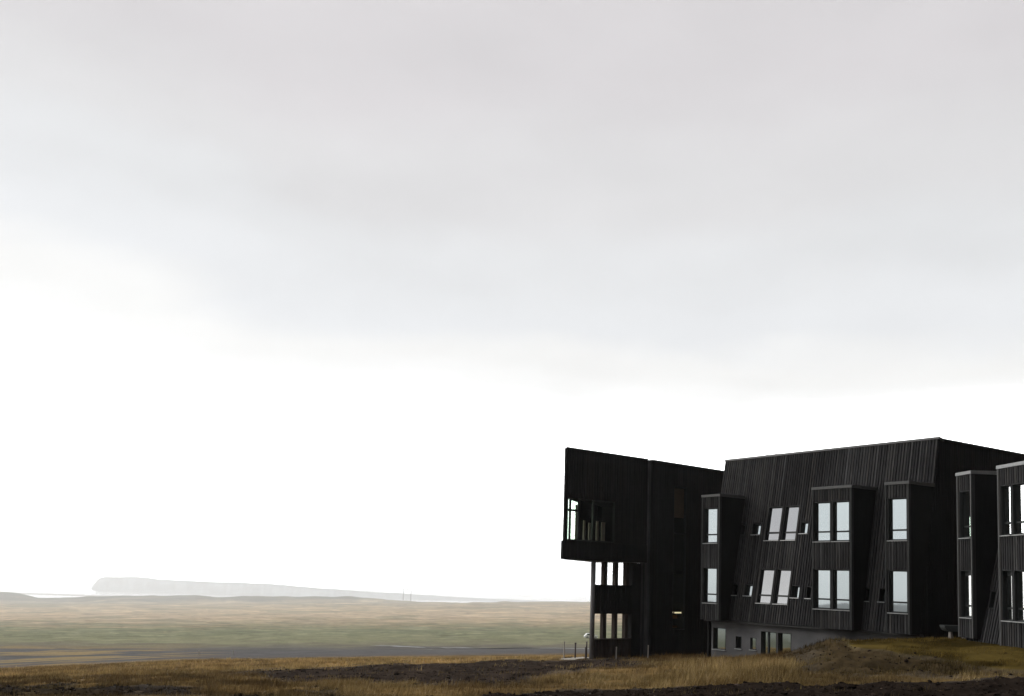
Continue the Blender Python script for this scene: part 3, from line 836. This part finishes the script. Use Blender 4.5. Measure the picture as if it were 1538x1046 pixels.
# power line mast on the ridge
PYY = 3660.0
gz = float(ground_at(-383.7, PYY)[0])
py = empty('power_pylon', (-383.7, PYY, gz), 'faint two-legged power line mast on the far ridge', 'pylon')
for x in (-397.3, -368.4):
    mb = MB(); mb.cyl((x, PYY, gz - 9), (x, PYY, EYE - 57.5), 1.2, 1.05, 8); child(mb, 'leg', M['steel'], py)
mb = MB(); mb.cyl((-410.5, PYY, EYE - 59), (-355, PYY, EYE - 59), 1.5, 1.5, 8); child(mb, 'crossarm', M['steel'], py)
for x in (-407.5, -383, -358):
    mb = MB(); mb.cyl((x, PYY, EYE - 64), (x, PYY, EYE - 59), .5, .5, 6); child(mb, 'insulator', M['steel'], py)


# white car far down on the flat
def make_car(x, y, rz):
    z = float(ground_at(x, y)[0])
    o = empty('parked_car', (x, y, z), 'small white car far off behind the round grey column', 'car', rz)
    def put(mb, name, mat, par=None, smooth=False):
        ob = mb.build(name, mat, None, smooth); ob.parent = par or o; return ob
    prof = [(-2.2, .35), (-2.25, .75), (-2.15, .95), (-1.95, 1.05), (-1.55, 1.62), (-1.2, 1.70), (.35, 1.70), (.65, 1.62), (1.15, 1.08), (1.95, .95), (2.2, .75), (2.22, .4), (2.0, .3), (-2.0, .3)]
    mb = MB()
    wide = lambda h: .9 if h < 1.08 else .9 - (h - 1.08) * .28
    mb.prism([(a, -wide(h), h) for a, h in prof], [(a, wide(h), h) for a, h in prof])
    body = put(mb, 'body', M['white_paint'])
    for s in (-1, 1):
        for pts in ([(-1.62, 1.12), (-1.42, 1.55), (-.45, 1.6), (-.45, 1.12)], [(-.38, 1.12), (-.38, 1.6), (.38, 1.58), (.95, 1.12)]):
            mb = MB(); mb.prism([(a, s * (wide(h) + .001), h) for a, h in pts], [(a, s * (wide(h) + .012), h) for a, h in pts]); put(mb, 'side_window', M['glass_dark'])
        for a in (-1.35, 1.4):
            mb = MB(); mb.cyl((a, s * .72, .34), (a, s * .93, .34), .34, .34, 18); wq = put(mb, 'wheel', M['tyre'])
            mb = MB(); mb.cyl((a, s * .931, .34), (a, s * .945, .34), .2, .18, 14); put(mb, 'rim', M['rim'], wq)
        mb = MB(); mb.prism([(2.17, s * .5, .72), (2.225, s * .5, .72), (2.2, s * .5, .86), (2.1, s * .5, .88)], [(2.17, s * .82, .72), (2.225, s * .82, .72), (2.2, s * .82, .86), (2.1, s * .82, .88)]); put(mb, 'headlight', M['rim'])
    mb = MB(); mb.prism([(.69, -.68, 1.6), (1.16, -.82, 1.11), (1.18, -.82, 1.13), (.72, -.68, 1.62)], [(.69, .68, 1.6), (1.16, .82, 1.11), (1.18, .82, 1.13), (.72, .68, 1.62)]); put(mb, 'windscreen', M['glass_dark'])


make_car(27.8, 325, 0.15)

# dark slab bench on a pale foot by the gable wall
bz = float(ground_at(18.75, 41.0)[0])
be = empty('bench', (18.8, 41, bz), 'dark rounded slab bench on a pale foot beside the narrow bay', 'bench')
mb = MB()
pr = [(18.33, -1.50), (18.35, -1.60), (18.42, -1.70), (18.55, -1.76), (19.3, -1.76), (19.45, -1.68), (19.5, -1.50)]
mb.prism([(a, 40.85, EYE + h) for a, h in pr], [(a, 41.35, EYE + h) for a, h in pr]); child(mb, 'seat', M['bench_dark'], be)
for x in (18.68, 19.25):
    mb = MB(); mb.prism([(x - .06, 40.95, bz - .1), (x + .1, 40.95, bz - .1), (x + .1, 41.2, bz - .1), (x - .06, 41.2, bz - .1)], [(x - .04, 40.98, EYE - 1.762), (x + .03, 40.98, EYE - 1.762), (x + .03, 41.18, EYE - 1.762), (x - .04, 41.18, EYE - 1.762)]); child(mb, 'foot', M['bench_foot'], be)


# ------------------------------------------------------------ grass, stones
def in_hotel(wx, wy):
    p = np.stack([wx - F1.o.x, wy - F1.o.y], 1)
    X = p @ np.array(F1.e[:2]); U = p @ np.array(F1.d[:2])
    a = (X > .95) & (U > -.1) & (U < 12.7)
    pt = np.stack([wx - FT.o.x, wy - FT.o.y], 1) / FT.unit
    XT = pt @ np.array(FT.e[:2]); UT_ = pt @ np.array(FT.d[:2])
    b = (XT > -3.3) & (UT_ > 12.85)
    c = (XT > -6.5) & (UT_ > 13.6) & (UT_ < 15.2)
    q = np.stack([wx - F2.o.x, wy - F2.o.y], 1)
    X2 = q @ np.array(F2.e[:2]); U2 = q @ np.array(F2.d[:2])
    d = (X2 > -.05) & (U2 < -1.5)
    return a | b | c | d


def make_grass(n):
    t = rng.uniform(-.62, .62, n); Y = np.exp(rng.uniform(math.log(15), math.log(118), n))
    az = np.arctan(t); r = Y / np.cos(az)
    zb, x, Yb = base_z(az, r)
    wx = r * np.sin(az); wy = r * np.cos(az)
    y = dip_of(x, zb, Yb)
    zo = zones(x, y, wx, wy, Yb)
    patch = fbm(wx / 1.6, wy / 1.6, 4, 201)
    dens = zo['grass'] * (.22 + .78 * sstep(.40, .60, patch)) + zo['lawn'] * .7 * sstep(.3, .6, patch) + zo['mound'] * .75 * sstep(.36, .60, patch) + zo['gravel'] * .10 * sstep(.52, .7, patch) + zo['soil'] * .03 * sstep(.55, .7, patch)
    tall = sstep(960, 1040, x) * (1 - sstep(1180, 1230, x)) * sstep(984, 998, y) * (1 - zo['soil'])
    dens = np.clip(dens + .5 * tall * sstep(.35, .5, patch), 0, 1)
    ok = (rng.random(n) < dens) & ~in_hotel(wx, wy)
    wx, wy, az, r, Yb, tall, x, y = (a[ok] for a in (wx, wy, az, r, Yb, tall, x, y))
    lawn = zo['lawn'][ok]; soil = (zo['soil'] + zo['mound'])[ok]
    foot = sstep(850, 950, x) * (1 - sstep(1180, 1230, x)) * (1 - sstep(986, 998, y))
    m = len(wx)
    gz_, *_ = land(az, r)
    nb = 6
    N = m * nb
    rep = lambda a: np.repeat(a, nb)
    bx = rep(wx) + rng.normal(0, .09, N); by = rep(wy) + rng.normal(0, .09, N); bz_ = rep(gz_) + EYE - .04
    h = rep(.07 + .15 * rng.random(m) ** 2 + .10 * sstep(.5, .7, fbm(wx / 1.1, wy / 1.1, 3, 231)) + .26 * tall * rng.random(m)) * rng.uniform(.6, 1.25, N) * np.where(rep(lawn) > .5, .55, 1)
    h = .88 * h * np.clip(rep(r) / 26, .75, 1.2)
    wid = np.clip(rep(r) * .00024, .006, .024)
    ang = rng.uniform(0, 2 * math.pi, N); lean = rng.uniform(.05, .55, N) * h
    dx, dy = np.cos(ang), np.sin(ang)
    la = ang + rng.normal(1.57, .6, N)
    lx = np.cos(la) * lean + .12 * h; ly = np.sin(la) * lean
    V = np.empty((N, 3, 3))
    V[:, 0] = np.stack([bx - dx * wid, by - dy * wid, bz_], 1)
    V[:, 1] = np.stack([bx + dx * wid, by + dy * wid, bz_], 1)
    V[:, 2] = np.stack([bx + lx, by + ly, bz_ + h], 1)
    c0 = np.array([.385, .285, .13]); c1 = np.array([.15, .104, .041]); c2 = np.array([.42, .31, .16])
    k = np.clip(sstep(.3, .72, fbm(wx / .9, wy / 1.4, 4, 221)) * .8 + .35 * rng.random(m) - .05, 0, 1)[:, None]; kk = rep(k[:, 0])[:, None]
    col = c1 * (1 - kk) + c0 * kk
    col = np.where(rng.random((N, 1)) < .14, c2, col)
    he = sstep(.47, .60, fbm(wx / 3.2, wy / 8, 4, 241)) * (1 - tall) * (1 - lawn)
    hh_ = rep(he)[:, None]
    col = col * (1 - .8 * hh_) + np.array([.105, .072, .034]) * (.5 + kk) * .8 * hh_
    pale = rep(sstep(.56, .66, fbm(wx / 4.5, wy / 9, 4, 251)))[:, None]
    col = col * (1 + .35 * pale)
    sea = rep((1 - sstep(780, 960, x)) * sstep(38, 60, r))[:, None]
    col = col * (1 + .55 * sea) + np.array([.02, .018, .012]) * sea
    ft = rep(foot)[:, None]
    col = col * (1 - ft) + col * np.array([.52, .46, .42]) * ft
    ll = rep(lawn)[:, None]
    col = col * (1 - ll) + np.array([.105, .072, .02]) * (.4 + 1.2 * kk) * ll
    ss = rep(np.clip(soil, 0, 1))[:, None]
    col = col * (1 - ss) + col * np.array([.48, .50, .45]) * ss
    col = col * rng.uniform(.7, 1.3, (N, 1))
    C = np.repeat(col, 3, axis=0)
    F = np.arange(N * 3).reshape(N, 3)
    mt = cover_mat('dry_grass', 3.0, .2, 0, .8)
    o = big_mesh('grass', V.reshape(-1, 3), F, mt, C, False)
    return tag(o, 'dry golden and olive grass growing over the slope in front of the hotel', 'grass', kind='stuff')


make_grass(210000)


def make_stones(n):
    t = rng.uniform(-.6, .6, n); Y = np.exp(rng.uniform(math.log(15), math.log(75), n))
    az = np.arctan(t); r = Y / np.cos(az)
    zb, x, Yb = base_z(az, r); wx = r * np.sin(az); wy = r * np.cos(az)
    y = dip_of(x, zb, Yb); zo = zones(x, y, wx, wy, Yb)
    ok = (rng.random(n) < zo['soil'] * .6 + zo['gravel'] * .5 + zo['mound'] * .3 + .004) & ~in_hotel(wx, wy)
    wx, wy, az, r = (a[ok] for a in (wx, wy, az, r))
    gz_, *_ = land(az, r)
    bm = bmesh.new(); bmesh.ops.create_icosphere(bm, subdivisions=1, radius=1)
    bv = np.array([v.co[:] for v in bm.verts]); bf = np.array([[v.index for v in f.verts] for f in bm.faces]); bm.free()
    m = len(wx)
    s = np.clip(rng.lognormal(-3.7, .55, m), .012, .11)
    V = bv[None] * rng.uniform(.65, 1.3, (m, len(bv), 1)) * s[:, None, None] * rng.uniform(.7, 1.3, (m, 1, 3)) * np.array([1, 1, .7])
    V = V + np.stack([wx, wy, gz_ + EYE + s * .12], 1)[:, None, :]
    F = bf[None] + (np.arange(m) * len(bv))[:, None, None]
    c = np.array([.0150, .0112, .0092]) * rng.uniform(.5, 2.2, (m, 1)) ; c = np.where(rng.random((m, 1)) < .04, c * 3.0, c)
    o = big_mesh('stones', V.reshape(-1, 3), F.reshape(-1, 3), cover_mat('lava_stones', 8, .3, .3), np.repeat(c, len(bv), axis=0), False)
    return tag(o, 'dark lava stones and clods strewn over the bare soil in front of the hotel', 'stones', kind='stuff')


make_stones(60000)


# ------------------------------------------------------------ haze
def make_haze():
    me = bpy.data.meshes.new('haze')
    bm = bmesh.new(); bmesh.ops.create_cube(bm, size=1); bm.to_mesh(me); bm.free()
    o = bpy.data.objects.new('haze', me); COL.objects.link(o)
    zlo, zhi = -284, 262
    o.scale = (29000, 29000, zhi - zlo); o.location = (0, 0, (zlo + zhi) / 2)
    m = bpy.data.materials.new('sea_haze'); m.use_nodes = True
    nt = m.node_tree; nt.nodes.remove(nt.nodes['Principled BSDF'])
    v = nt.nodes.new('ShaderNodeVolumePrincipled')
    v.inputs['Color'].default_value = (.96, .975, .985, 1); v.inputs['Density'].default_value = HAZE; v.inputs['Anisotropy'].default_value = .62
    nt.links.new(v.outputs[0], nt.nodes['Material Output'].inputs['Volume'])
    me.materials.append(m)
    return tag(o, 'pale sea haze hanging over the plain', 'haze', kind='stuff')


HAZE = .000165
make_haze()

# ------------------------------------------------------------ sky and sun
SUN_AZ, SUN_EL = -68.0, 24.0       # bearing from the view axis (left), height
w = bpy.data.worlds.new('World'); SC.world = w; w.use_nodes = True
nt = w.node_tree; n = nt.nodes; l = nt.links
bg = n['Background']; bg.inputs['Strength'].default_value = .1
sky = n.new('ShaderNodeTexSky'); sky.sky_type = 'NISHITA'; sky.sun_disc = False
sky.sun_elevation = math.radians(SUN_EL); sky.sun_rotation = math.radians(SUN_AZ)
tc = n.new('ShaderNodeTexCoord')
sep = n.new('ShaderNodeSeparateXYZ'); l.new(tc.outputs['Generated'], sep.inputs[0])
def math_(op, a, b=None, c=None):
    q = n.new('ShaderNodeMath'); q.operation = op
    for k, v in enumerate((a, b, c)):
        if v is None: continue
        if isinstance(v, (int, float)): q.inputs[k].default_value = v
        else: l.new(v, q.inputs[k])
    return q.outputs[0]
def mapr(v, a, b, c, d, smooth=True):
    q = n.new('ShaderNodeMapRange'); q.interpolation_type = 'SMOOTHSTEP' if smooth else 'LINEAR'
    l.new(v, q.inputs[0])
    for k, t in enumerate((a, b, c, d)): q.inputs[k + 1].default_value = t
    return q.outputs[0]
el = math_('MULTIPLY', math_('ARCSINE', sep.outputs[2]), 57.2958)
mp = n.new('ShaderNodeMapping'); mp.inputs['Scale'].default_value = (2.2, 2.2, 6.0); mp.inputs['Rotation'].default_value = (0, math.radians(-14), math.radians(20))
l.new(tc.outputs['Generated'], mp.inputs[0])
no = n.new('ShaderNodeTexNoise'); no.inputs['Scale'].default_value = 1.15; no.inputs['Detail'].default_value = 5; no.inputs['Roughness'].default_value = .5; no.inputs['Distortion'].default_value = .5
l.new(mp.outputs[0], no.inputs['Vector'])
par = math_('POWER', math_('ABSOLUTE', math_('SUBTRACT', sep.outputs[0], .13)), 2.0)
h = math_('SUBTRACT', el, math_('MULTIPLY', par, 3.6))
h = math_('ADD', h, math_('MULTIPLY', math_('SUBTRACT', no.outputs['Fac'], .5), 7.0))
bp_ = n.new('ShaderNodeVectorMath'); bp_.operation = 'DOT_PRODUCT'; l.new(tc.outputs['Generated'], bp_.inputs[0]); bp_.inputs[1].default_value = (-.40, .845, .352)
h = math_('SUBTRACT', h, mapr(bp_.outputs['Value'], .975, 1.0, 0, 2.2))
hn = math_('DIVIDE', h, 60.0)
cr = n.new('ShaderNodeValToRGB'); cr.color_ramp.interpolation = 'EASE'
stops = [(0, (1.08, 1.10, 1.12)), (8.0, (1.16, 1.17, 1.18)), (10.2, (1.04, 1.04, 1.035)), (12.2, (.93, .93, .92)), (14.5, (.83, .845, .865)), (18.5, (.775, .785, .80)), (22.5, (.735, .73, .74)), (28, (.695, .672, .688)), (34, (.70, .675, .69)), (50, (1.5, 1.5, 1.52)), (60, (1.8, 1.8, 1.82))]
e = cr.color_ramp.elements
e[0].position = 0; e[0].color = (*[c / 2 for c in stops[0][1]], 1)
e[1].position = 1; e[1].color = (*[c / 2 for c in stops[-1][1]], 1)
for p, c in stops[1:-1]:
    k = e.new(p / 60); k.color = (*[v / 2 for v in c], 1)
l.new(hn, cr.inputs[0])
# sky dimmed out of view behind and right, so right-facing walls stay dark
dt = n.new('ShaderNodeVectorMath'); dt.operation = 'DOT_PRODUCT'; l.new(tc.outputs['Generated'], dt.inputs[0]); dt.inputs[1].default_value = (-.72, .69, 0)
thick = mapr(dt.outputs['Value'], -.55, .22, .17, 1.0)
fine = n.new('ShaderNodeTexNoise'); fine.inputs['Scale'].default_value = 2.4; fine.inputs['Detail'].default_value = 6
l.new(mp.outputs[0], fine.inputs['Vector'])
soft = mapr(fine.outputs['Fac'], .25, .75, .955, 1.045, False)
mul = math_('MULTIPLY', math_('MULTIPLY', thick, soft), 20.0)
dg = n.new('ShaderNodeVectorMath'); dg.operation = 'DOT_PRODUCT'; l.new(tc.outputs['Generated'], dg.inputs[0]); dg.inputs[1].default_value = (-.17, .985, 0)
glow = math_('MULTIPLY', mapr(dg.outputs['Value'], .55, .86, 0, 1.0), mapr(h, 11.0, 3.0, 0, 4.6))  # extra brightness added low in the sky ahead to whiten the haze
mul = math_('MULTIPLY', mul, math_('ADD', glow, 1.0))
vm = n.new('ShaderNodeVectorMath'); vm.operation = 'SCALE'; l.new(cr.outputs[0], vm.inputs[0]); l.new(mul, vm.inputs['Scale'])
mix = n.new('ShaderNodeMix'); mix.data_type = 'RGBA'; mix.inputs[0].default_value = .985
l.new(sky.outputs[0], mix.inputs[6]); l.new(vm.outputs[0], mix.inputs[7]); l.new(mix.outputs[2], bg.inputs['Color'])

sd = bpy.data.lights.new('sun', 'SUN'); sd.energy = 1.4; sd.angle = math.radians(14); sd.color = (1, .95, .88)
so = bpy.data.objects.new('sun', sd); COL.objects.link(so)
a, ee = math.radians(SUN_AZ), math.radians(SUN_EL)
dirn = Vector((math.sin(a) * math.cos(ee), math.cos(a) * math.cos(ee), math.sin(ee)))
so.rotation_euler = dirn.to_track_quat('Z', 'Y').to_euler()

# ------------------------------------------------------------ camera
cd = bpy.data.cameras.new('camera'); cam = bpy.data.objects.new('camera', cd); COL.objects.link(cam)
cd.sensor_width = 36; cd.lens = 36 * 1450 / 1538; cd.clip_start = .1; cd.clip_end = 60000
cd.shift_y = (731.42 - 523) / 1538
p, r = math.radians(5.3024), .03005
cam.matrix_world = Matrix.Translation((0, 0, EYE)) @ Matrix.Rotation(math.pi / 2 + p, 4, 'X') @ Matrix.Rotation(r, 4, 'Z')
# the tilt of the camera turns about its own axis
SC.camera = cam

SC.render.engine = 'CYCLES'
SC.cycles.use_denoising = True
SC.cycles.max_bounces = 8; SC.cycles.volume_bounces = 2; SC.cycles.transparent_max_bounces = 12
SC.cycles.sample_clamp_indirect = 6
vs = SC.view_settings
vs.view_transform = 'Standard'; vs.look = 'None'; vs.exposure = 0; vs.gamma = 1; vs.use_curve_mapping = False
